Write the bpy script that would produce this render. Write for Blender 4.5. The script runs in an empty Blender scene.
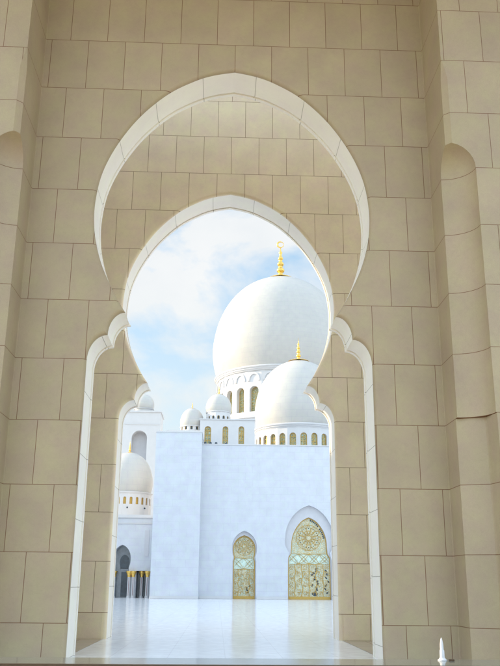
import bpy, bmesh, math, random
from mathutils import Vector, Matrix
from mathutils.geometry import tessellate_polygon, intersect_line_line_2d
random.seed(7)
PI = math.pi
S = 1.6                      # metres per drawing unit (every mesh is built in real metres = units * S)
sc = bpy.context.scene
C = sc.collection

# ------------------------------------------------------------------ camera
def camera():
    pitch, yaw, roll = .2994, .0363, .0087
    cp, sp, cy, sy = math.cos(pitch), math.sin(pitch), math.cos(yaw), math.sin(yaw)
    fwd = Vector((sy*cp, cy*cp, sp)); right = Vector((cy, -sy, 0)); up = right.cross(fwd)
    cr, sr = math.cos(roll), math.sin(roll)
    r2 = right*cr + up*sr; u2 = -right*sr + up*cr
    cam = bpy.data.cameras.new('camera'); o = bpy.data.objects.new('camera', cam); C.objects.link(o)
    M = Matrix((r2, u2, -fwd)).transposed().to_4x4()
    M.translation = Vector((-.1254, -10.9189, .9296))*S
    o.matrix_world = M
    cam.sensor_fit = 'HORIZONTAL'; cam.sensor_width = 36; cam.lens = 810.5/500*36
    cam.clip_start = .1; cam.clip_end = 6000
    sc.camera = o
camera()

# ------------------------------------------------------------------ light
EL, AZ = math.radians(18), math.radians(13.5)         # sun low on the left, a little behind the facades
sd = Vector((-math.cos(AZ)*math.cos(EL), math.sin(AZ)*math.cos(EL), math.sin(EL)))
sl = bpy.data.lights.new('sun', 'SUN'); sl.energy = 2.0; sl.angle = math.radians(.8); sl.color = (1, .80, .52)
so = bpy.data.objects.new('sun', sl); C.objects.link(so); so.rotation_euler = sd.to_track_quat('Z', 'Y').to_euler()
sc.view_settings.view_transform = 'Standard'; sc.view_settings.look = 'None'
sc.view_settings.exposure = 1.55; sc.view_settings.gamma = 1
sc.view_settings.use_curve_mapping = False

w = bpy.data.worlds.new('World'); sc.world = w; w.use_nodes = True
nt = w.node_tree; nt.nodes.clear()
def N(nt, t, **k):
    n = nt.nodes.new(t)
    for a, b in k.items(): setattr(n, a, b)
    return n
def lk(nt, a, b): nt.links.new(a, b)
def mixc(nt, fac, a, b, mode='MIX'):
    m = N(nt, 'ShaderNodeMix', data_type='RGBA', blend_type=mode)
    for sock, v in ((m.inputs[0], fac), (m.inputs[6], a), (m.inputs[7], b)):
        if isinstance(v, bpy.types.NodeSocket): lk(nt, v, sock)
        elif isinstance(v, (int, float)): sock.default_value = v
        else: sock.default_value = (*v, 1)
    return m.outputs[2]
def mth(nt, op, a, b=None, c=None):
    m = N(nt, 'ShaderNodeMath', operation=op)
    for i, v in enumerate((a, b, c)):
        if v is None: continue
        if isinstance(v, bpy.types.NodeSocket): lk(nt, v, m.inputs[i])
        else: m.inputs[i].default_value = v
    return m.outputs[0]
def ramp(nt, fac, pts):
    r = N(nt, 'ShaderNodeValToRGB'); lk(nt, fac, r.inputs[0])
    e = r.color_ramp.elements
    while len(e) < len(pts): e.new(.5)
    for q, (p, c) in zip(e, pts):
        q.position = p; q.color = (c, c, c, 1) if isinstance(c, (int, float)) else (*c, 1)
    return r.outputs[0]
sky = N(nt, 'ShaderNodeTexSky', sky_type='NISHITA', sun_disc=False, sun_elevation=EL, sun_rotation=math.radians(-76.5), altitude=10, air_density=1, dust_density=1.2, ozone_density=1.6)
tc = N(nt, 'ShaderNodeTexCoord')
sep = N(nt, 'ShaderNodeSeparateXYZ'); lk(nt, tc.outputs['Generated'], sep.inputs[0])
zz = mth(nt, 'ADD', mth(nt, 'MAXIMUM', sep.outputs[2], 0.0), .55)
cmb = N(nt, 'ShaderNodeCombineXYZ')
lk(nt, mth(nt, 'DIVIDE', sep.outputs[0], zz), cmb.inputs[0]); lk(nt, mth(nt, 'DIVIDE', sep.outputs[1], zz), cmb.inputs[1])
mp = N(nt, 'ShaderNodeMapping'); mp.inputs['Location'].default_value = (5.4, .9, 0); mp.inputs['Rotation'].default_value = (0, 0, .25); mp.inputs['Scale'].default_value = (1.5, 1.7, 1)
lk(nt, cmb.outputs[0], mp.inputs[0])
nz = N(nt, 'ShaderNodeTexNoise'); nz.inputs['Scale'].default_value = 2.9; nz.inputs['Detail'].default_value = 7; nz.inputs['Roughness'].default_value = .56; nz.inputs['Distortion'].default_value = .35
lk(nt, mp.outputs[0], nz.inputs['Vector'])
mask = mth(nt, 'MULTIPLY', ramp(nt, nz.outputs[0], [(.42, 0), (.57, 1)]), ramp(nt, mth(nt, 'MULTIPLY_ADD', sep.outputs[1], .5, .5), [(.25, .6), (.65, 1)]))
nz2 = N(nt, 'ShaderNodeTexNoise'); nz2.inputs['Scale'].default_value = 5; nz2.inputs['Detail'].default_value = 5
lk(nt, mp.outputs[0], nz2.inputs['Vector'])
ccol = mixc(nt, nz2.outputs[0], (2.95, 2.95, 2.9), (2.2, 2.35, 2.5))
skyb = mixc(nt, 1.0, sky.outputs[0], (1.0, 1.0, 1.0), 'MULTIPLY')
skyc = mixc(nt, .6, skyb, (1.35, 1.95, 2.35))           # thin high haze veiling the blue
hz = ramp(nt, sep.outputs[2], [(.12, .85), (.36, 0)])
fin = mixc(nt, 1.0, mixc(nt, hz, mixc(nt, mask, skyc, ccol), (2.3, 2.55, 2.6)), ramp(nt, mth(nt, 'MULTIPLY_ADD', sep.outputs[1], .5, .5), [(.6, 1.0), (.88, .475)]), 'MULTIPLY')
fin = mixc(nt, 1.0, fin, (1.68, 1.68, 1.68), 'MULTIPLY')      # with the ramp, unseen sky behind and overhead is boosted to light the walls
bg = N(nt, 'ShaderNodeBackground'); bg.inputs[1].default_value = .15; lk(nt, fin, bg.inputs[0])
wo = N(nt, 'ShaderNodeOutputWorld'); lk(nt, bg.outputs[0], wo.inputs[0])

# ------------------------------------------------------------------ materials
def mat(name, rough=.5, metal=0, spec=.5):
    m = bpy.data.materials.new(name); m.use_nodes = True
    b = m.node_tree.nodes['Principled BSDF']
    b.inputs['Roughness'].default_value = rough; b.inputs['Metallic'].default_value = metal
    b.inputs['Specular IOR Level'].default_value = spec
    return m, m.node_tree, b
def noise(t, scale, detail=4, vec=None, rough=.5):
    n = N(t, 'ShaderNodeTexNoise'); n.inputs['Scale'].default_value = scale; n.inputs['Detail'].default_value = detail; n.inputs['Roughness'].default_value = rough
    if vec is None: vec = N(t, 'ShaderNodeTexCoord').outputs['Object']
    lk(t, vec, n.inputs['Vector']); return n.outputs[0]
def bump(t, b, h, strength, dist=.02):
    n = N(t, 'ShaderNodeBump'); n.inputs['Strength'].default_value = strength; n.inputs['Distance'].default_value = dist
    lk(t, h, n.inputs['Height']); lk(t, n.outputs[0], b.inputs['Normal'])
def stone(name, c1, c2, joint, bw, bh, xoff=0, zoff=0, ms=.0048, rough=.55, uv=False, offs=.5, grain=.14, tint=.11, bumpk=.35, axes='XZ'):
    """block masonry: running bond laid out in metres over the wall's own X and Z (or over UV)"""
    m, t, b = mat(name, rough)
    tcn = N(t, 'ShaderNodeTexCoord'); s = N(t, 'ShaderNodeSeparateXYZ'); lk(t, tcn.outputs['UV' if uv else 'Object'], s.inputs[0])
    cb = N(t, 'ShaderNodeCombineXYZ')
    ax = {'X': 0, 'Y': 1, 'Z': 2}
    u, v = (s.outputs[0], s.outputs[1]) if uv else (s.outputs[ax[axes[0]]], s.outputs[ax[axes[1]]])
    lk(t, mth(t, 'SUBTRACT', u, xoff*S), cb.inputs[0]); lk(t, mth(t, 'SUBTRACT', v, zoff*S), cb.inputs[1])
    br = N(t, 'ShaderNodeTexBrick'); br.offset = offs; br.offset_frequency = 2; br.squash = 1
    lk(t, cb.outputs[0], br.inputs['Vector'])
    br.inputs['Scale'].default_value = 1; br.inputs['Mortar Size'].default_value = ms*S; br.inputs['Mortar Smooth'].default_value = .25
    br.inputs['Brick Width'].default_value = bw*S; br.inputs['Row Height'].default_value = bh*S; br.inputs['Bias'].default_value = 0
    br.inputs['Color1'].default_value = (*c1, 1); br.inputs['Color2'].default_value = (*c2, 1); br.inputs['Mortar'].default_value = (*joint, 1)
    n1 = noise(t, 1.1, 5); n2 = noise(t, 90, 3, rough=.7); n3 = noise(t, 9, 6, rough=.65)
    col = mixc(t, 1.0, br.outputs[0], ramp(t, n1, [(.3, 1-tint), (.7, 1+tint*.4)]), 'MULTIPLY')
    col = mixc(t, 1.0, col, ramp(t, n3, [(.3, 1-tint*.45), (.7, 1.0)]), 'MULTIPLY')
    col = mixc(t, 1.0, col, ramp(t, n2, [(.3, 1-grain), (.7, 1.0)]), 'MULTIPLY')
    hue = noise(t, 2.2, 3)                                    # faint rosy and yellowish clouding of the stone
    k = tint*.55
    col = mixc(t, 1.0, col, ramp(t, hue, [(.35, (1, 1-k*.7, 1-k*.2)), (.65, (1-k*.4, 1, 1-k*1.3))]), 'MULTIPLY')
    vn = noise(t, 1.6, 9, rough=.72); vd = mth(t, 'ABSOLUTE', mth(t, 'SUBTRACT', vn, .5))
    col = mixc(t, 1.0, col, ramp(t, vd, [(0, 1-tint*.55), (.012, 1.0)]), 'MULTIPLY')
    lk(t, col, b.inputs['Base Color'])
    h = mth(t, 'SUBTRACT', mth(t, 'MULTIPLY', n2, .12), mth(t, 'MULTIPLY', br.outputs['Fac'], 1.0))
    bump(t, b, h, bumpk, .01)
    rr = N(t, 'ShaderNodeMapRange'); lk(t, n1, rr.inputs[0]); rr.inputs[3].default_value = rough-.08; rr.inputs[4].default_value = rough+.12
    lk(t, rr.outputs[0], b.inputs['Roughness'])
    return m
def plain(name, c, rough=.5, metal=0, var=.12, sc_=3, c2=None, spec=.5):
    m, t, b = mat(name, rough, metal, spec)
    n = noise(t, sc_, 6, rough=.6)
    c2 = c2 or tuple(x*(1-var) for x in c)
    lk(t, mixc(t, ramp(t, n, [(.3, 0), (.7, 1)]), c2, c), b.inputs['Base Color'])
    rr = N(t, 'ShaderNodeMapRange'); lk(t, n, rr.inputs[0]); rr.inputs[3].default_value = rough*.8; rr.inputs[4].default_value = min(1, rough*1.25)
    lk(t, rr.outputs[0], b.inputs['Roughness'])
    return m

FZ = 0
CW, CH = .5753, .8631        # block width / course height
ZB = 9.0599-11*CH
M = {}
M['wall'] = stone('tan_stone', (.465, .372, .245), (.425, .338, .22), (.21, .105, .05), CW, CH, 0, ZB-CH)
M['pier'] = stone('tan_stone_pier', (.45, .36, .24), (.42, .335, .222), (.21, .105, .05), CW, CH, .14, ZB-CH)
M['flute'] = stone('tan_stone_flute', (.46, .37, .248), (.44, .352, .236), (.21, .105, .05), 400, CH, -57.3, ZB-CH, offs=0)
M['wall2'] = stone('tan_stone_brightened', (.90, .75, .53), (.865, .72, .505), (.30, .17, .085), CW*.98, .8445, 0, .43-.8445)  # tan stone painted paler, standing in for the brighter light in the bay
M['lining'] = stone('white_lining', (.95, .895, .80), (.935, .88, .785), (.42, .37, .30), .86, 400, 0, -200, ms=.005, uv=True, offs=0, grain=.04, tint=.05, rough=.4)
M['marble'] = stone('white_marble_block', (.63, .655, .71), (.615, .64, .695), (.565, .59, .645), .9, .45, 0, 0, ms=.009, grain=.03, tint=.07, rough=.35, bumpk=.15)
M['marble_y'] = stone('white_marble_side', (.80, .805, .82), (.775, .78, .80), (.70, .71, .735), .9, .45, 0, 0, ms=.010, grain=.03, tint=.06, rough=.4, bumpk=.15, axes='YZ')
M['white'] = plain('white_marble', (.62, .615, .62), .38, 0, .05, 1.2)
M['reveal'] = plain('grey_white_marble', (.58, .58, .61), .35, 0, .07, 2)
M['dome'] = stone('dome_marble', (.545, .53, .50), (.53, .518, .495), (.47, .465, .465), .8, .5, 0, 0, ms=.010, uv=True, grain=.03, tint=.05, rough=.36, bumpk=.1)
M['gold'] = plain('gilded_metal', (.90, .60, .16), .28, .9, .2, 8)
M['goldp'] = plain('gold_paint', (.60, .39, .10), .45, .3, .25, 14)
M['dark'] = plain('dark_interior', (.07, .08, .09), .5, 0, .3, 4)
M['ledge'] = plain('green_grey_polished_stone', (.16, .18, .165), .1, 0, .3, 7)
M['bronze'] = plain('dark_bronze', (.10, .06, .035), .35, .5, .3, 20)
M['leaf_inlay'] = plain('green_brown_inlay', (.22, .24, .12), .15, 0, .4, 5)
M['inlay'] = plain('dark_red_inlay', (.22, .05, .05), .3, 0, .3, 9)
M['ceil'] = plain('plaster', (.62, .57, .48), .7, 0, .1, 1)

def glassmat(name, base, gold, scale, thr=.06, teal=(.46, .62, .55)):
    m, t, b = mat(name, .18)
    tcn = N(t, 'ShaderNodeTexCoord').outputs['Object']
    v = N(t, 'ShaderNodeTexVoronoi', feature='DISTANCE_TO_EDGE'); v.inputs['Scale'].default_value = scale; lk(t, tcn, v.inputs['Vector'])
    n = noise(t, 2.5, 4)
    bc = mixc(t, ramp(t, n, [(.35, 0), (.65, 1)]), base, tuple(x*.72 for x in base))
    bc = mixc(t, ramp(t, noise(t, 4.5, 3), [(.5, 0), (.62, .7)]), bc, teal)
    lk(t, mixc(t, ramp(t, v.outputs['Distance'], [(thr, 1), (thr*1.6, 0)]), bc, gold), b.inputs['Base Color'])
    return m
M['glass_gold'] = glassmat('patterned_gold_glass', (.68, .67, .50), (.52, .35, .10), 6.0, .045)
M['glass_win'] = glassmat('green_gold_window', (.24, .27, .16), (.50, .38, .14), 4, .06)
M['glass_turq'] = glassmat('turquoise_glass', (.68, .86, .78), (.85, .88, .66), 6, .03)
M['glass_dark'] = plain('blue_black_glass', (.03, .06, .09), .08, 0, .5, 5)
M['glass_grey'] = plain('grey_green_glass', (.25, .28, .31), .15, 0, .3, 3)

def floormat():
    m, t, b = mat('white_marble_paving', .2, 0, .35)
    tcn = N(t, 'ShaderNodeTexCoord').outputs['Object']
    br = N(t, 'ShaderNodeTexBrick'); br.offset = 0; lk(t, tcn, br.inputs['Vector'])
    br.inputs['Scale'].default_value = 1; br.inputs['Mortar Size'].default_value = .008; br.inputs['Brick Width'].default_value = 1.2; br.inputs['Row Height'].default_value = 1.2
    br.inputs['Color1'].default_value = (.85, .87, .91, 1); br.inputs['Color2'].default_value = (.83, .85, .89, 1); br.inputs['Mortar'].default_value = (.70, .70, .72, 1)
    n1 = noise(t, .35, 6, tcn, .6); n2 = noise(t, 3, 8, tcn, .65)
    col = mixc(t, 1, br.outputs[0], ramp(t, n1, [(.3, .94), (.7, 1)]), 'MULTIPLY')
    col = mixc(t, 1, col, ramp(t, n2, [(.3, .95), (.6, 1)]), 'MULTIPLY')
    lk(t, col, b.inputs['Base Color'])
    rr = N(t, 'ShaderNodeMapRange'); lk(t, n2, rr.inputs[0]); rr.inputs[3].default_value = .07; rr.inputs[4].default_value = .22
    lk(t, rr.outputs[0], b.inputs['Roughness'])
    bump(t, b, mth(t, 'SUBTRACT', mth(t, 'MULTIPLY', noise(t, 1.3, 3, tcn), .5), br.outputs['Fac']), .06, .01)
    return m
M['floor'] = floormat()
M['porch'] = stone('pale_paving', (.78, .68, .52), (.75, .65, .5), (.35, .3, .25), .5, .5, 0, 0, ms=.006, rough=.3, axes='XY')
M['sidepave'] = stone('tan_side_paving', (.50, .41, .29), (.48, .39, .28), (.19, .105, .05), 1.2, .6, 0, 0, ms=.006, rough=.6, axes='XY')
M['sand'] = plain('sandy_ground', (.42, .36, .27), .8, 0, .2, .05)

# ------------------------------------------------------------------ mesh helpers (drawing units in, metres out)
def link(name, bm, m, parent=None, smooth=False, recalc=True):
    if recalc: bmesh.ops.recalc_face_normals(bm, faces=bm.faces)
    me = bpy.data.meshes.new(name)
    off = Vector((0, 0, 0))
    p = parent
    while p is not None: off += Vector(p['_o']); p = p.parent
    for v in bm.verts: v.co = v.co*S - off
    bm.to_mesh(me); bm.free()
    if smooth:
        for f in me.polygons: f.use_smooth = True
        me.set_sharp_from_angle(angle=math.radians(smooth if smooth is not True else 40))
    o = bpy.data.objects.new(name, me); C.objects.link(o)
    me.materials.append(M[m] if isinstance(m, str) else m)
    o['_o'] = (0., 0., 0.)
    if parent: o.parent = parent
    return o
def thing(name, label, cat, loc=(0, 0, 0), group=None):
    o = bpy.data.objects.new(name, None); C.objects.link(o); o.location = Vector(loc)*S
    o['_o'] = tuple(Vector(loc)*S); o['label'] = label; o['category'] = cat; o['kind'] = 'thing'
    if group: o['group'] = group
    return o
def structure(name, bm, m):
    o = link(name, bm, m); o['kind'] = 'structure'; return o
def box(bm, x0, x1, y0, y1, z0, z1, bev=0):
    g = bmesh.ops.create_cube(bm, size=1)['verts']
    for v in g: v.co = Vector(((x0+x1)/2+v.co.x*(x1-x0), (y0+y1)/2+v.co.y*(y1-y0), (z0+z1)/2+v.co.z*(z1-z0)))
    if bev:
        es = list({e for v in g for e in v.link_edges})
        bmesh.ops.bevel(bm, geom=es, offset=bev, segments=2, affect='EDGES')
def lathe(bm, cx, cy, prof, seg=64, uvs=False, a0=0, a1=2*PI):
    """prof: list of (r, z)"""
    uvl = bm.loops.layers.uv.verify() if uvs else None
    rings = []; full = abs(a1-a0-2*PI) < 1e-6; n = seg if full else seg+1
    for r, z in prof:
        if r < 1e-6: rings.append([bm.verts.new((cx, cy, z))])
        else: rings.append([bm.verts.new((cx+r*math.cos(a0+(a1-a0)*i/seg), cy+r*math.sin(a0+(a1-a0)*i/seg), z)) for i in range(n)])
    L = [0]
    for k in range(1, len(prof)): L.append(L[-1]+math.hypot(prof[k][0]-prof[k-1][0], prof[k][1]-prof[k-1][1]))
    rm = max(p[0] for p in prof)
    for k in range(len(rings)-1):
        a, b = rings[k], rings[k+1]
        for i in range(seg):
            j = (i+1) % n if full else i+1
            vs = []; uv = []
            for ring, idx, q in ((a, i, k), (a, j, k), (b, j, k+1), (b, i, k+1)):
                v = ring[0] if len(ring) == 1 else ring[idx]
                if v not in vs:
                    vs.append(v); ii = i+1 if idx == j else i
                    uv.append((ii/seg*2*PI*rm*S, L[q]*S))
            if len(vs) < 3: continue
            f = bm.faces.new(vs)
            if uvs:
                for lp, c in zip(f.loops, uv): lp[uvl].uv = c
def catmull(pts, n=6):
    out = []
    P = [pts[0]]+list(pts)+[pts[-1]]
    for i in range(1, len(P)-2):
        for k in range(n):
            t = k/n; a, b, c, d = P[i-1], P[i], P[i+1], P[i+2]
            out.append(tuple(.5*((2*b[j])+(-a[j]+c[j])*t+(2*a[j]-5*b[j]+4*c[j]-d[j])*t*t+(-a[j]+3*b[j]-3*c[j]+d[j])*t**3) for j in (0, 1)))
    out.append(tuple(pts[-1])); return out
def holed(bm, outer, holes, fn, y=0):
    """flat face with holes; fn(u, v, depth) -> 3D"""
    polys = [[Vector((u, v, 0)) for u, v in p] for p in [outer]+holes]
    flat = [q for p in polys for q in p]
    vs = [bm.verts.new(fn(q.x, q.y, y)) for q in flat]
    for t in tessellate_polygon(polys):
        try: bm.faces.new([vs[i] for i in t])
        except ValueError: pass
def strip(bm, loop, fn, d0, d1, closed=False, uvs=False, loop1=None):
    """reveal surface swept along the hole's outline from depth d0 to d1"""
    loop1 = loop1 or loop
    uvl = bm.loops.layers.uv.verify() if uvs else None
    a = [bm.verts.new(fn(u, v, d0)) for u, v in loop]; b = [bm.verts.new(fn(u, v, d1)) for u, v in loop1]
    L = [0]
    for k in range(1, len(loop)): L.append(L[-1]+math.hypot(loop[k][0]-loop[k-1][0], loop[k][1]-loop[k-1][1]))
    n = len(loop)
    for i in range(n if closed else n-1):
        j = (i+1) % n
        f = bm.faces.new((a[i], a[j], b[j], b[i]))
        if uvs:
            for lp, c in zip(f.loops, ((L[i], d0), (L[j], d0), (L[j], d1), (L[i], d1))): lp[uvl].uv = (c[0]*S, c[1]*S)
def offset(loop, o, base=True):
    """push an open outline (left foot -> over the top -> right foot) outward into the wall"""
    out = []; n = len(loop)
    for i in range(n):
        p = Vector(loop[i]); a = Vector(loop[max(i-1, 0)]); b = Vector(loop[min(i+1, n-1)])
        d1 = (p-a); d2 = (b-p)
        if d1.length < 1e-9: d1 = d2
        if d2.length < 1e-9: d2 = d1
        d1.normalize(); d2.normalize()
        n1 = Vector((-d1.y, d1.x)); n2 = Vector((-d2.y, d2.x)); m_ = n1+n2
        if m_.length < .2: m_ = n1
        m_.normalize(); k = min(1/max(m_.dot(n1), .3), 1.5)
        q = p+m_*o*k
        if i in (0, n-1): q.y = p.y
        out.append((q.x, q.y))
    i = 0
    while i < n-2:                                          # cut the loops the offset makes at the cusps
        a, b = Vector(out[i]), Vector(out[i+1])
        for j in range(min(n-2, i+16), i+1, -1):
            c, d = Vector(out[j]), Vector(out[j+1])
            if (b-a).length < 1e-7 or (d-c).length < 1e-7: continue
            h = intersect_line_line_2d(a, b, c, d)
            if h:
                for k in range(i+1, j+1): out[k] = (h.x, h.y)
                i = j-1; break
        i += 1
    return out
def straight(x0, y0, z0=0):          # wall plane facing -Y
    return lambda u, v, d: (x0+u, y0+d, z0+v)
def arch_simple(cx, hw, z0, zs, n=8, top=None):
    """round or pointed headed opening; open outline from left foot to right foot"""
    top = top or zs+hw
    return [(cx-hw, z0)] + [(cx-hw*math.cos(PI*k/(2*n)) if k <= n else cx+hw*math.cos(PI*(2*n-k)/(2*n)), zs+(top-zs)*math.sin(PI*k/(2*n))) for k in range(0, 2*n+1)] + [(cx+hw, z0)]
def keyhole_small(cx, hj, rc, zn, zw, zt, z0=0, n=10):
    """jambs, pinched neck and pointed round head: hj jamb half width, rc head half width, zn neck height, zw widest, zt tip"""
    right = [(hj, z0), (hj, zn-.16*(zt-zn)), (hj*.93, zn)]
    head = catmull([(hj*.93, zn), (rc*.975, zn+(zw-zn)*.5), (rc, zw), (rc*.93, zw+(zt-zw)*.35), (rc*.68, zw+(zt-zw)*.68), (rc*.33, zw+(zt-zw)*.9), (0, zt)], 3)
    right += head[1:]
    return [(cx-x, z) for x, z in right] + [(cx+x, z) for x, z in reversed(right[:-1])]

# the big keyhole outline measured in the photograph
def big_keyhole(kz=1.0):
    h = catmull([(0, 8.60), (.32, 8.535), (.62, 8.42), (1.03, 8.17), (1.44, 7.76), (1.76, 7.27), (1.96, 6.78), (2.035, 6.3), (2.025, 5.9), (1.965, 5.58), (1.86, 5.26), (1.66, 4.84), (1.50, 4.585)], 6)
    l1 = [(1.50+.23*math.sin(t), 4.25+.335*math.cos(t)) for t in [PI/2*k/10 for k in range(1, 11)]]
    l2 = [(1.73+.27*math.sin(t), 3.87+.38*math.cos(t)) for t in [PI/2*k/10 for k in range(1, 11)]]
    r = h+l1+l2+[(2.0, 2.6), (2.0, 1.3), (2.0, 0)]
    r = [(x, z*kz) for x, z in r]
    return [(-x, z) for x, z in reversed(r)]+r[1:]

# ------------------------------------------------------------------ ground
bm = bmesh.new(); box(bm, -1500, 1500, -1500, 1500, -1.2, -.60); structure('ground', bm, 'sand')
bm = bmesh.new(); box(bm, -30, 60, -.297, 120, -.5, 0); structure('courtyard_floor', bm, 'floor')
bm = bmesh.new(); box(bm, -30, 30, -16, -.30, -.55, -.10); structure('gallery_floor', bm, 'porch')
for a, b in ((-6.2, -2.05), (2.05, 6.2)):
    bm = bmesh.new(); box(bm, a, b, .76, 3.85, .001, .006); structure('passage_side_paving', bm, 'sidepave')

# ------------------------------------------------------------------ the arcade walls in front
WT = 10.9
def arch_wall(root, y, t, prof, halfx, wallmat, rim=.06, step=.13):
    fn = straight(0, y)
    po = offset(prof, rim)
    bm = bmesh.new()
    outer = [(-halfx, 0)] + po + [(halfx, 0), (halfx, WT), (-halfx, WT)]
    holed(bm, outer, [], fn, 0); holed(bm, outer, [], fn, t)
    for k in range(5):                                         # rounded arris front and back
        a0, a1 = PI/2*k/5, PI/2*(k+1)/5
        l0 = offset(prof, rim*(1-math.sin(a0))); l1 = offset(prof, rim*(1-math.sin(a1)))
        strip(bm, l0, fn, rim*(1-math.cos(a0)), rim*(1-math.cos(a1)), loop1=l1)
        strip(bm, l0, fn, t-rim*(1-math.cos(a0)), t-rim*(1-math.cos(a1)), loop1=l1)
    for x in (-halfx, halfx):
        bm.faces.new([bm.verts.new(q) for q in ((x, y, FZ), (x, y+t, FZ), (x, y+t, WT), (x, y, WT))])
    bm.faces.new([bm.verts.new(q) for q in ((-halfx, y, WT), (halfx, y, WT), (halfx, y+t, WT), (-halfx, y+t, WT))])
    bmesh.ops.remove_doubles(bm, verts=bm.verts, dist=1e-4)
    link('wall_face', bm, wallmat, root, smooth=30)
    bm = bmesh.new()
    d = [(rim, 0), (t-step-.024, 0), (t-step-.022, .03), (t-step, .03), (t-step+.002, -.012), (t-rim, -.012)]
    for (a, oa), (b, ob) in zip(d[:-1], d[1:]):
        strip(bm, offset(prof, oa), fn, a, b, uvs=True, loop1=offset(prof, ob))
    bmesh.ops.remove_doubles(bm, verts=bm.verts, dist=1e-4)
    link('arch_lining', bm, 'lining', root, smooth=30)

K1 = big_keyhole(1.0); K2 = big_keyhole(.981)
T1, G, T2 = .7523, 3.1297, .7667
Y2 = T1+G
front = thing('arcade_wall', 'shaded tan stone wall with the large keyhole arch nearest the viewer', 'wall', (0, 0, 0))
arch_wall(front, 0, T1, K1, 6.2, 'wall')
rear = thing('arcade_wall', 'stone wall coloured paler to stand in for brighter light, with the smaller-looking keyhole arch seen inside the nearer arch', 'wall', (0, Y2, 0))
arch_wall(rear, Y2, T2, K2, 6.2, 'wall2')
# stone skirting course on the rear wall
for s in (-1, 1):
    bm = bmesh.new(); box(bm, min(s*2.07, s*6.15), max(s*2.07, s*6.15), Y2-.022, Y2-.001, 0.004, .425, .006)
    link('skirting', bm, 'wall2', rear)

# projecting fluted piers either side of the arch
def pier(side, sgn_y=-1, ybase=0, root=None):
    K = Vector((2.97, -.97)); NA = 28
    def radial(a, z):
        s_, c_ = math.sin(a), math.cos(a)
        ch = 1e-3
        if 6.4 < z: ch = .075*max(0, min(1, (8.25-z)/.35))+1e-3
        if z >= 3.02: 
            r = .385 if z <= 6.47 else math.sqrt(max(.385**2-(z-6.47)**2, 0))
            return max(r, ch/(s_+c_))
        def ray(poly):
            for (x0, y0), (x1, y1) in zip(poly[:-1], poly[1:]):
                dx, dy = x1-x0, y1-y0; den = s_*dy-c_*dx
                if abs(den) < 1e-9: continue
                r_ = (x0*dy-y0*dx)/den; u_ = (x0*c_-y0*s_)/den
                if -1e-6 <= u_ <= 1+1e-6 and r_ > 0: return r_
            return .4
        notch = ray([(-.02, .425), (.05, .40), (.31, .34), (.385, -.02)])
        diag = ray([(-.02, .46), (.02, .445), (.35, .30), (.40, -.02)])
        t = 1
        return notch*(1-t)+diag*t
    def section(z):
        pts = [(2.955, .05), (2.965, -.005), (2.972, -.02)]
        arc = []
        for k in range(NA+1):
            a = PI/2*k/NA; r = radial(a, z); arc.append((K.x+r*math.sin(a), K.y+r*math.cos(a)))
        return pts, arc
    zs = [-.3, 0, .43, .45, 1.3, 2.16, 2.44, 2.50, 2.51, 2.52, 2.53, 2.60, 2.8, 3.0195, 3.0205, 3.9, 4.75, 5.6, 6.47]
    zs += [6.47+.385*math.sin(PI/2*k/8) for k in range(1, 9)] + [7.2, 7.6, 7.9, 8.0, 8.1, 8.18, 8.25, 8.27, 9, 10, WT]
    def put(v): return (side*v[0], ybase + (-sgn_y)*v[1], v[2])
    p = bmesh.new()
    # flute / corner piece
    rows = []
    for z in zs:
        pts, arc = section(z)
        rows.append([p.verts.new(put((x, y, z))) for x, y in pts+arc])
    for r0, r1 in zip(rows[:-1], rows[1:]):
        for i in range(len(r0)-1): p.faces.new((r0[i], r0[i+1], r1[i+1], r1[i]))
    b = bmesh.new()
    rows = []
    for z in zs:
        _, arc = section(z)
        rows.append([b.verts.new(put((x, y, z))) for x, y in (arc[-1], (4.9, -.97), (6.2, -.97), (6.2, 0))])
    for r0, r1 in zip(rows[:-1], rows[1:]):
        for i in range(len(r0)-1): b.faces.new((r0[i], r0[i+1], r1[i+1], r1[i]))
    lab = None
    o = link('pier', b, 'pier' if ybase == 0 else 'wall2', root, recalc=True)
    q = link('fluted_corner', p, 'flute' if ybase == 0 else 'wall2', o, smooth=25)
    return o
for s in (-1, 1):
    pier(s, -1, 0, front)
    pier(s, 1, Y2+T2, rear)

# roof over the viewer's gallery (out of frame above; shades the near wall); the bay between the two walls is open to the sky
roof = thing('arcade_canopy', 'flat plaster roof over the gallery before the nearer arched wall', 'roof', (0, -5, WT))
bm = bmesh.new(); box(bm, -6.2, 6.2, -4.5, T1, WT+.003, WT+.4); link('ceiling', bm, 'ceil', roof)
side = thing('added_sun_screen', 'added unseen wall blocking the sun at the left end of the bay between the arches', 'wall', (-6.4, 2, 0))  # unseen, added to keep direct sun out of the bay
bm = bmesh.new(); box(bm, -6.6, -6.21, .0, Y2+T2, FZ, WT+.6); link('sun_screen', bm, 'wall2', side)

# ------------------------------------------------------------------ polished ledge and spike in the foreground
led = thing('stone_ledge', 'low polished green-grey stone ledge with dark bronze front along the bottom edge', 'ledge', (0, -5.16, 0))
bm = bmesh.new(); box(bm, -5, 5, -5.385, -4.93, -.09, .4355, .006); link('ledge_top', bm, 'ledge', led)
bm = bmesh.new(); box(bm, -5, 5, -5.43, -5.388, -.09, .437, .004); link('front_trim', bm, 'bronze', led)
spk = thing('spike_ornament', 'small white pointed spike standing on the ledge before the right pier', 'ornament', (1.42, -5.02, .4355))
bm = bmesh.new(); lathe(bm, 1.425, -5.02, [(0, .4358), (.032, .4358), (.032, .441), (.024, .445), (.021, .45), (.0165, .455), (.0155, .50), (.012, .505), (.0115, .54), (.007, .565), (.003, .58), (0, .583)], 20)
link('shaft', bm, 'white', spk, smooth=True)
bm = bmesh.new(); box(bm, 1.465, 1.50, -5.06, -5.02, .4358, .446, .003); o = link('bracket', bm, 'bronze', spk)

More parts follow.
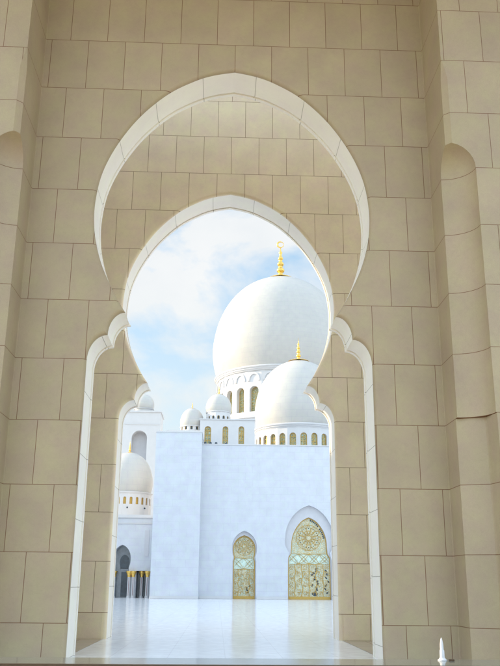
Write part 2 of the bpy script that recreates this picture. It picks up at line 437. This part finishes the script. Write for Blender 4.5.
# ------------------------------------------------------------------ far buildings
def finial(bm, cx, cy, z0, h, r0, crescent=False):
    p = [(r0, z0), (r0*.96, z0+.02*h), (r0*.45, z0+.06*h), (.12*h, z0+.09*h), (.055*h, z0+.13*h), (.05*h, z0+.17*h),
         (.085*h, z0+.20*h), (.095*h, z0+.235*h), (.085*h, z0+.27*h), (.052*h, z0+.30*h), (.048*h, z0+.34*h), (.075*h, z0+.375*h), (.08*h, z0+.40*h), (.07*h, z0+.43*h), (.042*h, z0+.46*h),
         (.040*h, z0+.50*h), (.058*h, z0+.525*h), (.062*h, z0+.55*h), (.052*h, z0+.575*h), (.032*h, z0+.60*h), (.028*h, z0+.66*h), (.042*h, z0+.69*h), (.042*h, z0+.71*h), (.018*h, z0+.74*h), (.014*h, z0+.80*h), (0, z0+(.84 if crescent else 1.0)*h)]
    lathe(bm, cx, cy, p, 20)
    if crescent:
        R = .075*h; zc = z0+.84*h+R
        n = 32
        rings = []
        for k in range(n+1):
            a = -PI/2+.0+2*PI*k/n*.93+PI*.57
            t = max(.010*h, .022*h*math.sin(PI*min(1, max(0, k/n))))
            c = Vector((cx+R*math.cos(a), cy, zc+R*math.sin(a))); rad = Vector((math.cos(a), 0, math.sin(a)))
            rings.append([bm.verts.new(c+rad*t*math.cos(b)+Vector((0, t*math.sin(b), 0))) for b in [2*PI*j/6 for j in range(6)]])
        for r0_, r1_ in zip(rings[:-1], rings[1:]):
            for j in range(6): bm.faces.new((r0_[j], r0_[(j+1) % 6], r1_[(j+1) % 6], r1_[j]))
DP = [(0, .925), (.14, .965), (.28, .99), (.44, 1.0), (.60, .985), (.80, .945), (1.0, .875), (1.18, .78), (1.34, .655), (1.46, .52), (1.55, .365), (1.61, .2), (1.64, 0)]
def dome_mesh(bm, cx, cy, z0, r, h, seg=96):
    q = catmull([(a*h/1.64, b*r) for a, b in DP], 4)
    lathe(bm, cx, cy, [(b, z0+a) for a, b in q], seg, uvs=True)
def cornice(bm, cx, cy, z, r, k):
    lathe(bm, cx, cy, [(r*.9, z-.30*k), (r, z-.30*k), (r+.04*k, z-.22*k), (r+.10*k, z-.19*k), (r+.10*k, z-.12*k), (r+.17*k, z-.09*k), (r+.19*k, z-.03*k), (r+.17*k, z+.02*k), (r+.05*k, z+.05*k), (r*.9, z+.05*k)], 96)
def drum(root, cx, cy, r, z0, z1, n, hw, wz0, wzs, phase=0, depth=.16, glass='glass_win', blind=None, wtop=None):
    """cylinder of flat bays, each with a real arched opening and a glazed panel behind it"""
    bm = bmesh.new(); da = 2*PI/n; half = r*math.tan(da/2)
    panes = []
    for k in range(n):
        a = -PI/2+da*k+phase
        nx, ny = math.cos(a), math.sin(a); tx, ty = -ny, nx
        fn = (lambda nx, ny, tx, ty: lambda u, v, d: (cx+nx*(r-d)+tx*u, cy+ny*(r-d)+ty*u, v))(nx, ny, tx, ty)
        hole = arch_simple(0, hw, wz0, wzs, 6, wtop)
        holed(bm, [(-half, z0), (half, z0), (half, z1), (-half, z1)], [hole], fn, 0)
        strip(bm, hole, fn, 0, depth, closed=True)
        if blind:
            bz, bt, bw, bd = blind
            ring = arch_simple(0, bw, bz, bz+.02, 8, bt); ro = arch_simple(0, bw+.16, bz, bz+.02, 8, bt+.2)
            strip(bm, ring, fn, 0, -bd); strip(bm, ring, fn, -bd, -bd, loop1=ro); strip(bm, ro, fn, -bd, 0)
        panes.append((fn, hole))
    o = link('drum', bm, 'white', root)
    return o, panes
def pane(parent, fn, hole, depth, glass, vis=True):
    bm = bmesh.new(); holed(bm, hole, [], fn, depth-.004); n0 = len(bm.faces)
    wid = abs(hole[-1][0]-hole[0][0]); k = min(.045, wid*.12)
    inner = offset(hole, -k); strip(bm, hole, fn, depth-.035, depth-.035, loop1=inner); strip(bm, inner, fn, depth-.035, depth-.005)
    xm = (hole[0][0]+hole[-1][0])/2; zt = max(p[1] for p in hole); zb = hole[0][1]
    if wid > .3:
        strip(bm, [(xm-k*.4, zb), (xm-k*.4, zt-k)], fn, depth-.03, depth-.03, loop1=[(xm+k*.4, zb), (xm+k*.4, zt-k)])
        for q in (.25, .5, .75): strip(bm, [(hole[0][0], zb+(zt-zb)*q), (hole[-1][0], zb+(zt-zb)*q)], fn, depth-.028, depth-.028, loop1=[(hole[0][0], zb+(zt-zb)*q+k*.8), (hole[-1][0], zb+(zt-zb)*q+k*.8)])
    bm.faces.ensure_lookup_table()
    for f in bm.faces[n0:]: f.material_index = 1
    o = link('window', bm, glass, parent); o.data.materials.append(M['goldp'])

# ---- the main prayer hall
hall = thing('prayer_hall', 'big white marble hall with the largest dome filling the middle of the view', 'mosque', (2, 41, 0))
B0, B1, BT = -1.30, 34.0, 9.40
P1 = keyhole_small(1.53, .735, .775, 2.47, 3.02, 4.05)
P1c = P1
P2 = keyhole_small(5.58, 1.36, 1.53, 2.76, 3.50, 5.66)
fn = straight(0, 41)
bm = bmesh.new()
outer = [(B0, 0)] + P1 + P2 + [(B1, 0), (B1, BT), (B0, BT)]
holed(bm, outer, [], fn, 0)
# other faces of the block
for q in (((B0, 41, 0), (B0, 60, 0), (B0, 60, BT), (B0, 41, BT)), ((B1, 41, 0), (B1, 60, 0), (B1, 60, BT), (B1, 41, BT)), ((B0, 41, BT), (B1, 41, BT), (B1, 60, BT), (B0, 60, BT)), ((B0, 60, 0), (B1, 60, 0), (B1, 60, BT), (B0, 60, BT))):
    bm.faces.new([bm.verts.new(v) for v in q])
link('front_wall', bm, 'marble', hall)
bm = bmesh.new(); box(bm, -4.13, -1.25, 40, 46.3, 0, 10.0); link('pylon', bm, 'marble', hall)
bm = bmesh.new()
box(bm, -4.16, -1.22, 39.97, 46.35, 10.003, 10.06)
box(bm, B0+.02, B1, 40.96, 41.3, BT+.003, BT+.07)
link('coping', bm, 'white', hall)

bm = bmesh.new()
for a, b in ((B0+.1, .78), (2.28, 4.20), (6.96, B1)): box(bm, a, b, 40.97, 40.998, .003, .16, .008)
box(bm, -4.15, -1.23, 39.97, 39.998, .003, .16, .008)
link('plinth', bm, 'white', hall)

# portal builder: reveal, glazed screen with gold lattice
def tube(bm, pts, w_, d=None, closed=False):
    """flat gold strap following pts=(x,z) on plane y; w_ width"""
    y, = d if d else (0,)
    n = len(pts)
    prev = None
    lo = offset(pts, w_/2); li = offset(pts, -w_/2)
    def keep(i):  # feet keep their height
        return lo[i], li[i]
    vs = [[bm.verts.new((a[0], yy, a[1])) for a in (lo[i], li[i]) for yy in (y, y+.02)] for i in range(n)]
    for i in range(n-1):
        a, b = vs[i], vs[i+1]
        bm.faces.new((a[0], b[0], b[2], a[2])); bm.faces.new((a[0], a[1], b[1], b[0])); bm.faces.new((a[2], b[2], b[3], a[3]))
def circ(cx, cz, r, a0=0, a1=2*PI, n=20): return [(cx+r*math.cos(a0+(a1-a0)*k/n), cz+r*math.sin(a0+(a1-a0)*k/n)) for k in range(n+1)]
def line(a, b): return [a, ((a[0]+b[0])/2, (a[1]+b[1])/2), b]
def portal(label_, prof, depth, cx, hj, z1, z2, ztop, inner=None, big=False):
    po = bpy.data.objects.new('portal', None); C.objects.link(po); po['_o'] = (0., 0., 0.); po.parent = hall; po['label'] = label_
    fo = straight(0, 41)
    bm = bmesh.new(); strip(bm, prof, fo, 0, depth)
    yb = depth
    if inner:                                                   # second, narrower arch set back inside the first
        holed(bm, prof[:] , [], fo, depth) if False else None
        n = len(prof)
        # ring between the outer outline and the inner outline
        outer_ = prof; rev = list(reversed(inner))
        holed(bm, outer_ + rev, [], fo, depth)
        strip(bm, inner, fo, depth, depth+.22)
        yb = depth+.22
    link('reveal', bm, 'reveal', po, smooth=35)
    pr = inner or prof
    gy = 41+yb
    def clip(zlo, zhi):
        pts = [p for p in pr if zlo <= p[1] <= zhi]
        return pts
    # glazing in three fields
    def halfw(z):
        pts = pr[:len(pr)//2+1]
        for a, b in zip(pts[:-1], pts[1:]):
            if min(a[1], b[1]) <= z <= max(a[1], b[1]) and abs(a[1]-b[1]) > 1e-9:
                t = (z-a[1])/(b[1]-a[1]); return cx-(a[0]+(b[0]-a[0])*t)
        return 0
    def field(za, zb, n=14):
        L = [(cx-halfw(z), z) for z in [za+(zb-za)*k/n for k in range(n+1)]]
        R_ = [(2*cx-x, z) for x, z in reversed(L)]
        out = L + [p for p in R_ if abs(p[0]-L[-1][0]) > 1e-5 or p[1] != L[-1][1]]
        return out
    fg = straight(0, gy-.004)
    bm = bmesh.new(); holed(bm, field(.10, z1), [], fg, 0); link('door_glass', bm, 'glass_gold', po)
    bm = bmesh.new(); holed(bm, field(z1, z2), [], fg, 0); link('transom_band', bm, 'glass_turq', po)
    bm = bmesh.new(); holed(bm, field(z2, ztop-.01, 30), [], fg, 0); link('arch_glass', bm, 'glass_gold', po)
    # gold framing and tracery
    bm = bmesh.new(); y = gy-.03; W_ = .045 if big else .035
    rim = offset(pr, -.03); tube(bm, [p for p in rim], .06, (y,))
    hw1 = halfw(z1)-.03
    for z in (z1, z2): tube(bm, line((cx-halfw(z)+.02, z), (cx+halfw(z)-.02, z)), W_, (y-.004,))
    box(bm, cx-hj+.02, cx+hj-.02, gy-.05, gy-.01, .004, .17)
    # wavy stems on the doors
    xs = [-.66, -.33, 0, .33, .66] if big else [-.45, .45]
    for f in xs:
        pts = [(cx+f*hj+.045*math.sin(k*.9+f*5)*(1 if f else 0), .17+(z1-.17)*k/16) for k in range(17)]
        tube(bm, pts, W_*(.9), (y-.008,))
    for f in (xs if big else [-.45, 0, .45]):
        for j in range(4 if big else 5):
            zc = .35+j*(z1-.45)/(4 if big else 5); s_ = 1 if j % 2 else -1
            tube(bm, circ(cx+f*hj+s_*.11, zc, .09, -.5, PI*1.3, 9), W_*.55, (y-.012,))
    cols = [(-.83, -.5, -.17, .17, .5, .83) if big else (-.72, -.22, .22, .72)][0]
    for f in cols:
        nr = 4 if big else 5
        for j in range(nr):
            zc = .42+j*(z1-.6)/(nr-1)+(.08 if cols.index(f) % 2 else -.04)
            for r_ in ((.15, .06) if big else (.11, .045)): tube(bm, circ(cx+f*hj, zc, r_, n=12), W_*.5, (y-.016,))
            for q in range(6):
                a = q*PI/3; rr_ = .15 if big else .11
                tube(bm, line((cx+f*hj+.4*rr_*math.cos(a), zc+.4*rr_*math.sin(a)), (cx+f*hj+rr_*math.cos(a), zc+rr_*math.sin(a))), W_*.45, (y-.015,))
    link('door_frame', bm, 'goldp', po)
    bm = bmesh.new()
    nb = 2 if big else 1; ww = 2*(halfw((z1+z2)/2))/nb
    for k in [q_/2 for q_ in range(2*nb+1)]:
        xc = cx-ww*nb/2+ww*k
        pts = [(xc-ww/2+ww*j/12, z1+.03+(z2-z1-.06)*math.sin(PI*j/12)) for j in range(13)]
        tube(bm, [p for p in pts if abs(p[0]-cx) < halfw(p[1])-.03] or pts, W_*.5, (y-.004,)) if len([p for p in pts if abs(p[0]-cx) < halfw(p[1])-.03]) > 1 else None
        pts = [(xc+ww*j/12, z2-.03-(z2-z1-.06)*math.sin(PI*j/12)) for j in range(13)]
        q = [p for p in pts if abs(p[0]-cx) < halfw(p[1])-.03]
        if len(q) > 1: tube(bm, q, W_*.5, (y-.008,))
    zc = z2+(ztop-z2)*.44; R0 = min(halfw(zc)*.8, (ztop-zc)*.62)
    for rr_, nn in ((R0*.2, 0), (R0*.55, 0), (R0, 0)): tube(bm, circ(cx, zc, rr_, n=28), W_*.5, (y-.002,))
    npet = 12 if big else 8
    for k in range(npet):
        a = 2*PI*k/npet
        for s_ in (-1, 1):
            pts = [(cx+R0*(.2+.8*j/8)*math.cos(a+s_*.26*math.sin(PI*j/8)), zc+R0*(.2+.8*j/8)*math.sin(a+s_*.26*math.sin(PI*j/8))) for j in range(9)]
            tube(bm, pts, W_*.5, (y-.006-.002*s_,))
        r2 = R0*1.22
        if abs(r2*math.cos(a))+R0*.14 < halfw(min(zc+r2*math.sin(a), ztop-.05))-.05 and zc+r2*math.sin(a) > z2+R0*.16:
            tube(bm, circ(cx+r2*math.cos(a), zc+r2*math.sin(a), R0*.15, n=10), W_*.5, (y-.011,))
    n_gold = len(bm.faces)
    # dark glints where the interior shows between the leaves
    rnd = random.Random(5 if big else 9)
    fg2 = straight(0, gy-.012)
    def leaf(x, z, l, w2, a):
        pts = [(l*(t-.5), w2*math.sin(PI*t)) for t in (0, .25, .5, .75, 1)]+[(l*(t-.5), -w2*math.sin(PI*t)) for t in (.75, .5, .25)]
        pts = [(x+u*math.cos(a)-v*math.sin(a), z+u*math.sin(a)+v*math.cos(a)) for u, v in pts]
        holed(bm, pts, [], fg2, 0)
    if big:
        for k in range(12): leaf(cx+.36+rnd.uniform(-.18, .18), .45+k*.125, .20, .06, rnd.uniform(.2, 2.8))
        leaf(cx+.34, .33, .42, .13, 0)
        for k in range(7): leaf(cx+1.10+rnd.uniform(-.1, .1), .4+k*.22, .2, .05, rnd.uniform(.5, 2.5))
        for k in range(12):
            t = .12+.8*k/12; q = offset(pr, -.11)[int((.5+t*.30)*len(pr))]; leaf(q[0], q[1], .16, .045, 1.8-t*2)
        for k in range(24):
            a = 2*PI*k/24; leaf(cx+R0*.75*math.cos(a), zc+R0*.75*math.sin(a), .09, .028, a)
            if k % 2: leaf(cx+R0*.4*math.cos(a), zc+R0*.4*math.sin(a), .08, .022, a)
    else:
        for k in range(4): leaf(cx+.28+rnd.uniform(-.1, .1), .4+k*.12, .16, .05, rnd.uniform(.2, 2.8))
        for k in range(12):
            a = 2*PI*k/12; leaf(cx+R0*.75*math.cos(a), zc+R0*.75*math.sin(a), .07, .02, a)
    bm.faces.ensure_lookup_table()
    for f in bm.faces[n_gold:]: f.material_index = 1
    tr = link('tracery', bm, 'goldp', po); tr.data.materials.append(M['glass_dark'])
    return po
portal('narrow keyhole portal with gold doors and a turquoise band', P1, .26, 1.53, .735, 1.76, 2.42, 4.05, inner=keyhole_small(1.53, .68, .70, 2.42, 2.98, 3.80))
In2 = [(5.58-1.33, 0), (5.58-1.33, 1.5), (5.58-1.30, 2.5), (5.58-1.16, 2.7)]
hd = catmull([(1.16, 2.70), (1.13, 3.1), (1.10, 3.5), (.98, 3.95), (.74, 4.38), (.40, 4.74), (0, 4.94)], 4)
In2 = In2[:-1] + [(5.58-x, z) for x, z in hd]
In2 = In2 + [(2*5.58-x, z) for x, z in reversed(In2[:-1])]
P2o = P2
portal('wide keyhole portal with gold lattice rosette above its doors', P2, .24, 5.58, 1.33, 2.10, 2.70, 4.94, inner=In2, big=True)

# roof kiosk with three arched windows
def box_holes(root, name, x0, x1, y0, y1, z0, z1, holes, m='white', depth=.16, glass='glass_win'):
    fn = straight(0, y0); bm = bmesh.new()
    holed(bm, [(x0, z0), (x1, z0), (x1, z1), (x0, z1)], holes, fn, 0)
    for h in holes: strip(bm, h, fn, 0, depth, closed=True)
    for q in (((x0, y0, z0), (x0, y1, z0), (x0, y1, z1), (x0, y0, z1)), ((x1, y0, z0), (x1, y1, z0), (x1, y1, z1), (x1, y0, z1)), ((x0, y0, z1), (x1, y0, z1), (x1, y1, z1), (x0, y1, z1)), ((x0, y1, z0), (x1, y1, z0), (x1, y1, z1), (x0, y1, z1))):
        bm.faces.new([bm.verts.new(v) for v in q])
    o = link(name, bm, m, root)
    for h in holes:
        if glass: pane(o, fn, h, depth, glass)
    return o
kio = box_holes(hall, 'roof_block', -1.474, 2.2, 43, 46.5, 9.3, 11.413,
    [arch_simple(-0.939, .218, 9.709, 10.769), arch_simple(0.24, .19, 9.709, 10.807), arch_simple(1.31, .19, 9.709, 10.826)])
bm = bmesh.new(); box(bm, -1.522, 2.247, 42.94, 46.55, 11.413+.003, 11.489); link('coping', bm, 'white', kio)
box_holes(hall, 'roof_block', -3.747, -1.476, 43.2, 45.2, 9.9, 10.731, [])
for x, l in ((-1.06, 'small dark lamp on the roof edge below the left arched window of the roof block'), (-.72, 'small dark lamp on the roof edge just right of the left arched window'), (-.36, 'small dark lamp on the roof edge midway between the left and middle arched windows'), (.28, 'small dark lamp on the roof edge below the middle arched window')):
    tl = thing('roof_lamp', l, 'lamp', (x, 41.5, 9.4), 'dark lamps along the roof edge')
    bm = bmesh.new(); lathe(bm, x, 41.5, [(0, 9.402), (.035, 9.402), (.035, 9.47), (.075, 9.50), (.09, 9.57), (.075, 9.64), (0, 9.67)], 10); link('lamp_body', bm, 'glass_dark', tl, smooth=True)

def small_dome(cx, cy, r, zb, h, dr, dz0, n=10, fh=.7, root=hall, lab=None):
    bm = bmesh.new(); dome_mesh(bm, cx, cy, zb, r, h, 64)
    d = link('dome', bm, 'dome', root, smooth=50)
    if lab: d['label'] = lab
    bm = bmesh.new(); finial(bm, cx, cy, zb+h-.02, fh, r*.22); link('finial', bm, 'gold', d, smooth=40)
    bm = bmesh.new(); lathe(bm, cx, cy, [(dr*.8, zb-.03), (dr+.05, zb-.03), (dr+.07, zb+.0), (dr+.05, zb+.03), (dr*.8, zb+.035)], 48); link('cornice', bm, 'white', d)
    dd, panes = drum(root, cx, cy, dr, dz0, zb-.02, n, .085, dz0+.13, dz0+.30, depth=.08)
    for f, h_ in panes: pane(dd, f, h_, .08, 'glass_dark')
    return d
small_dome(-0.243, 44.1, .89, 12.095, 1.345, .815, 11.413, 14, .70, lab='small rounded dome on the roof block, the higher of the two small ones')
small_dome(-2.052, 44.2, .815, 11.091, 1.345, .76, 10.703, 12, .50, lab='small pointed dome left of the roof block')

# side dome
sdm = thing('side_dome', 'middle-sized white dome with gold finial, overlapping the right of the largest dome', 'dome', (5.8, 49, 9.4))
bm = bmesh.new(); dome_mesh(bm, 5.8, 49, 11.83, 3.33, 5.42); link('dome_shell', bm, 'dome', sdm, smooth=50)
bm = bmesh.new(); cornice(bm, 5.8, 49, 11.83, 3.24, 1.0); link('cornice', bm, 'white', sdm, smooth=30)
bm = bmesh.new(); finial(bm, 5.8, 49, 17.20, 2.0, .82); link('finial', bm, 'gold', sdm, smooth=40)
dd, panes = drum(sdm, 5.8, 49, 3.22, 9.42, 11.6, 26, .235, 9.95, 10.93, depth=.15)
for f, h_ in panes[:8]+panes[-8:]: pane(dd, f, h_, .15, 'glass_win')

# main dome
mdm = thing('main_dome', 'largest white marble dome with a gold crescent finial and tall arched drum windows', 'dome', (6.42, 75, 9.4))
bm = bmesh.new(); dome_mesh(bm, 6.42, 75, 22.05, 7.5, 11.85, 128); link('dome_shell', bm, 'dome', mdm, smooth=50)
bm = bmesh.new(); cornice(bm, 6.42, 75, 22.05, 6.98, 1.5); link('cornice', bm, 'white', mdm, smooth=30)
bm = bmesh.new(); finial(bm, 6.42, 75, 33.87, 4.7, 1.45, True); link('finial', bm, 'gold', mdm, smooth=40)
dd, panes = drum(mdm, 6.42, 75, 6.85, 16.9, 21.8, 26, .50, 17.4, 19.5, depth=.5, blind=(20.55, 21.25, .50, .10))
for f, h_ in panes[:9]+panes[-9:]: pane(dd, f, h_, .5, 'glass_win')
bm = bmesh.new(); lathe(bm, 6.42, 75, [(0, 9.4), (7.9, 9.4), (7.9, 16.5), (8.05, 16.55), (8.05, 16.8), (7.6, 16.9), (6.5, 16.9)], 96); link('drum_base', bm, 'white', mdm, smooth=30)

# ---- left wing with its own dome
wing = thing('side_wing', 'lower white wing at the left with a keyhole opening, gold-capped columns and a dome', 'building', (-9, 42.5, 0))
kh = keyhole_small(-6.17, .50, .56, 1.78, 2.36, 3.2)
rect = [(-5.22, 0), (-5.22, 1.62), (-4.60, 1.62), (-4.60, 0)]
fn = straight(0, 42.5); bm = bmesh.new()
kh_b = keyhole_small(-8.6, .50, .56, 1.78, 2.36, 3.2); kh_c = keyhole_small(-11.0, .50, .56, 1.78, 2.36, 3.2)
holed(bm, [(-13.9, 0)]+kh_c+kh_b+kh+rect+[(-4.05, 0), (-4.05, 4.86), (-13.9, 4.86)], [], fn, 0)
strip(bm, kh, fn, 0, .7); strip(bm, rect, fn, 0, .7); strip(bm, kh_b, fn, 0, .7); strip(bm, kh_c, fn, 0, .7)
bm.faces.new([bm.verts.new(v) for v in ((-13.9, 42.5, 4.86), (-4.05, 42.5, 4.86), (-4.05, 52, 4.86), (-13.9, 52, 4.86))])
link('wall', bm, 'marble', wing)
bm = bmesh.new(); box(bm, -14, -4.06, 42.38, 52, 4.863, 5.06, .02); box(bm, -14, -4.06, 42.44, 42.497, 4.5, 4.56); link('cornice', bm, 'white', wing)
bm = bmesh.new(); box(bm, -4.78, -4.50, 42.47, 42.498, 2.5, 4.1); link('wall_panel', bm, 'reveal', wing)
bm = bmesh.new(); fb = straight(0, 43.2)
holed(bm, [(-13.9, 0), (-4.05, 0), (-4.05, 4.5), (-13.9, 4.5)], [], fb, 0); link('glazed_screen', bm, 'glass_grey', wing)
for cx0 in (-6.17, -8.6, -11.0):
    bm = bmesh.new(); box(bm, cx0-.05, cx0+.42, 43.17, 43.195, .05, 1.55); dk = link('doorway', bm, 'glass_dark', wing)
    bm = bmesh.new(); holed(bm, keyhole_small(cx0+.12, .26, .30, 1.75, 2.2, 2.62, z0=1.78), [], fb, -.01); link('transom', bm, 'glass_dark', dk)
bm = bmesh.new(); box(bm, -5.2, -4.62, 43.1, 43.19, .03, 1.60); link('doorway', bm, 'glass_dark', wing)
def column(x, y):
    c = thing('column', 'x', 'column', (x, y, 0), 'gold-capped columns of the left wing')
    bm = bmesh.new(); lathe(bm, x, y, [(.125, .0), (.125, .07), (.10, .09), (.095, .12), (.088, 1.24), (.06, 1.25)], 20); sh = link('shaft', bm, 'white', c, smooth=40)
    bm = bmesh.new(); box(bm, x-.012, x+.012, y-.102, y-.094, .14, 1.2); link('inlay', bm, M['inlay'], sh)
    bm = bmesh.new(); lathe(bm, x, y, [(.088, 1.24), (.11, 1.26), (.10, 1.29), (.13, 1.38), (.17, 1.48), (.195, 1.53), (.20, 1.60), (.06, 1.605)], 16); link('capital', bm, 'gold', c, smooth=40)
    return c
for x, y, l in ((-5.64, 42.36, 'gold-capped column right beside the keyhole opening of the left wing'), (-5.38, 42.36, 'gold-capped column of the left wing, second of its close pair'),
             (-4.90, 42.9, 'gold-capped column standing in the dark square opening'), (-4.50, 42.36, 'gold-capped column next to the tall plain pylon'), (-6.62, 42.8, 'gold-capped column inside the keyhole opening of the left wing')):
    c = column(x, y); c['label'] = l
wd = thing('wing_dome', 'medium white dome over the left wing with small slit windows, half hidden by the arch', 'dome', (-6.62, 48, 5.06))
bm = bmesh.new(); dome_mesh(bm, -6.62, 48, 6.95, 1.76, 2.95); link('dome_shell', bm, 'dome', wd, smooth=50)
bm = bmesh.new(); cornice(bm, -6.62, 48, 6.95, 1.68, .5); link('cornice', bm, 'white', wd, smooth=30)
bm = bmesh.new(); finial(bm, -6.62, 48, 9.85, .95, .30); link('finial', bm, 'gold', wd, smooth=40)
dd, panes = drum(wd, -6.62, 48, 1.68, 5.06, 6.82, 24, .10, 6.1, 6.5, depth=.10)
for f, h_ in panes: pane(dd, f, h_, .10, 'goldp')
for k, l in ((0, 'small dark round lamp under the slit windows of the left dome, nearer the middle'), (1, 'small dark round lamp under the slit windows of the left dome, towards its right edge'), (-1, 'small dark round lamp under the slit windows of the left dome, at its far left')):
    a = -PI/2+2*PI*k/8+.12; x, y = -6.62+1.72*math.cos(a), 48+1.72*math.sin(a)
    tl = thing('wall_lamp', l, 'lamp', (x, y, 5.86), 'dark round lamps on the wing dome drum')
    bm = bmesh.new(); bmesh.ops.create_uvsphere(bm, u_segments=12, v_segments=8, radius=.06, matrix=Matrix.Translation((x, y, 5.86))); link('lamp_body', bm, 'glass_dark', tl, smooth=True)

# ---- tower behind the wing
tw = thing('tower', 'square white tower with an arched niche and a small round cap at the far left', 'tower', (-7, 60, 0))
hole = arch_simple(-7.18, .67, 10.2, 13.0, 10)
body = box_holes(tw, 'shaft', -8.64, -5.38, 60, 63.3, 0, 15.3, [hole], m='white', depth=1.0, glass=None)
bm = bmesh.new(); holed(bm, hole, [], straight(0, 61), -.003); link('niche_back', bm, 'reveal', body)
bm = bmesh.new(); box(bm, -8.72, -5.30, 59.92, 63.38, 15.303, 15.45); box(bm, -8.5, -5.5, 59.96, 59.995, 14.2, 14.26); link('cornice', bm, 'white', tw)
bm = bmesh.new(); lathe(bm, -7.02, 61.4, [(.86, 15.45), (.86, 15.75), (.92, 15.78), (.92, 15.85), (.86, 15.88)], 48); dome_mesh(bm, -7.02, 61.4, 15.88, .92, 1.35, 48); link('cap_dome', bm, 'dome', tw, smooth=50)

# ---- courtyard arcade along the left (keeps the low sun off the paving; just out of frame)
arc = thing('courtyard_arcade', 'long white arcade closing the left side of the courtyard', 'arcade', (-16, 22, 0))
bm = bmesh.new()
fy = lambda u, v, d: (-15-d, u, v)
holes = []
ol = [(6.0, 0)]
for k in range(14):
    yk = 7.6+k*2.45; ol += keyhole_small(yk, .62, .70, 2.6, 3.3, 4.3)
ol += [(42.3, 0), (42.3, 8.6), (6.0, 8.6)]
holed(bm, ol, [], fy, 0)
for k in range(14): strip(bm, keyhole_small(7.6+k*2.45, .62, .70, 2.6, 3.3, 4.3), fy, 0, .5)
box(bm, -18, -14.95, 6, 42.3, 8.603, 9.0); box(bm, -18.4, -18.0, 6, 42.3, 0, 9.0)
link('arcade_front', bm, 'marble_y', arc)

# drop the helper property used while building
for o in bpy.data.objects:
    if '_o' in o: del o['_o']
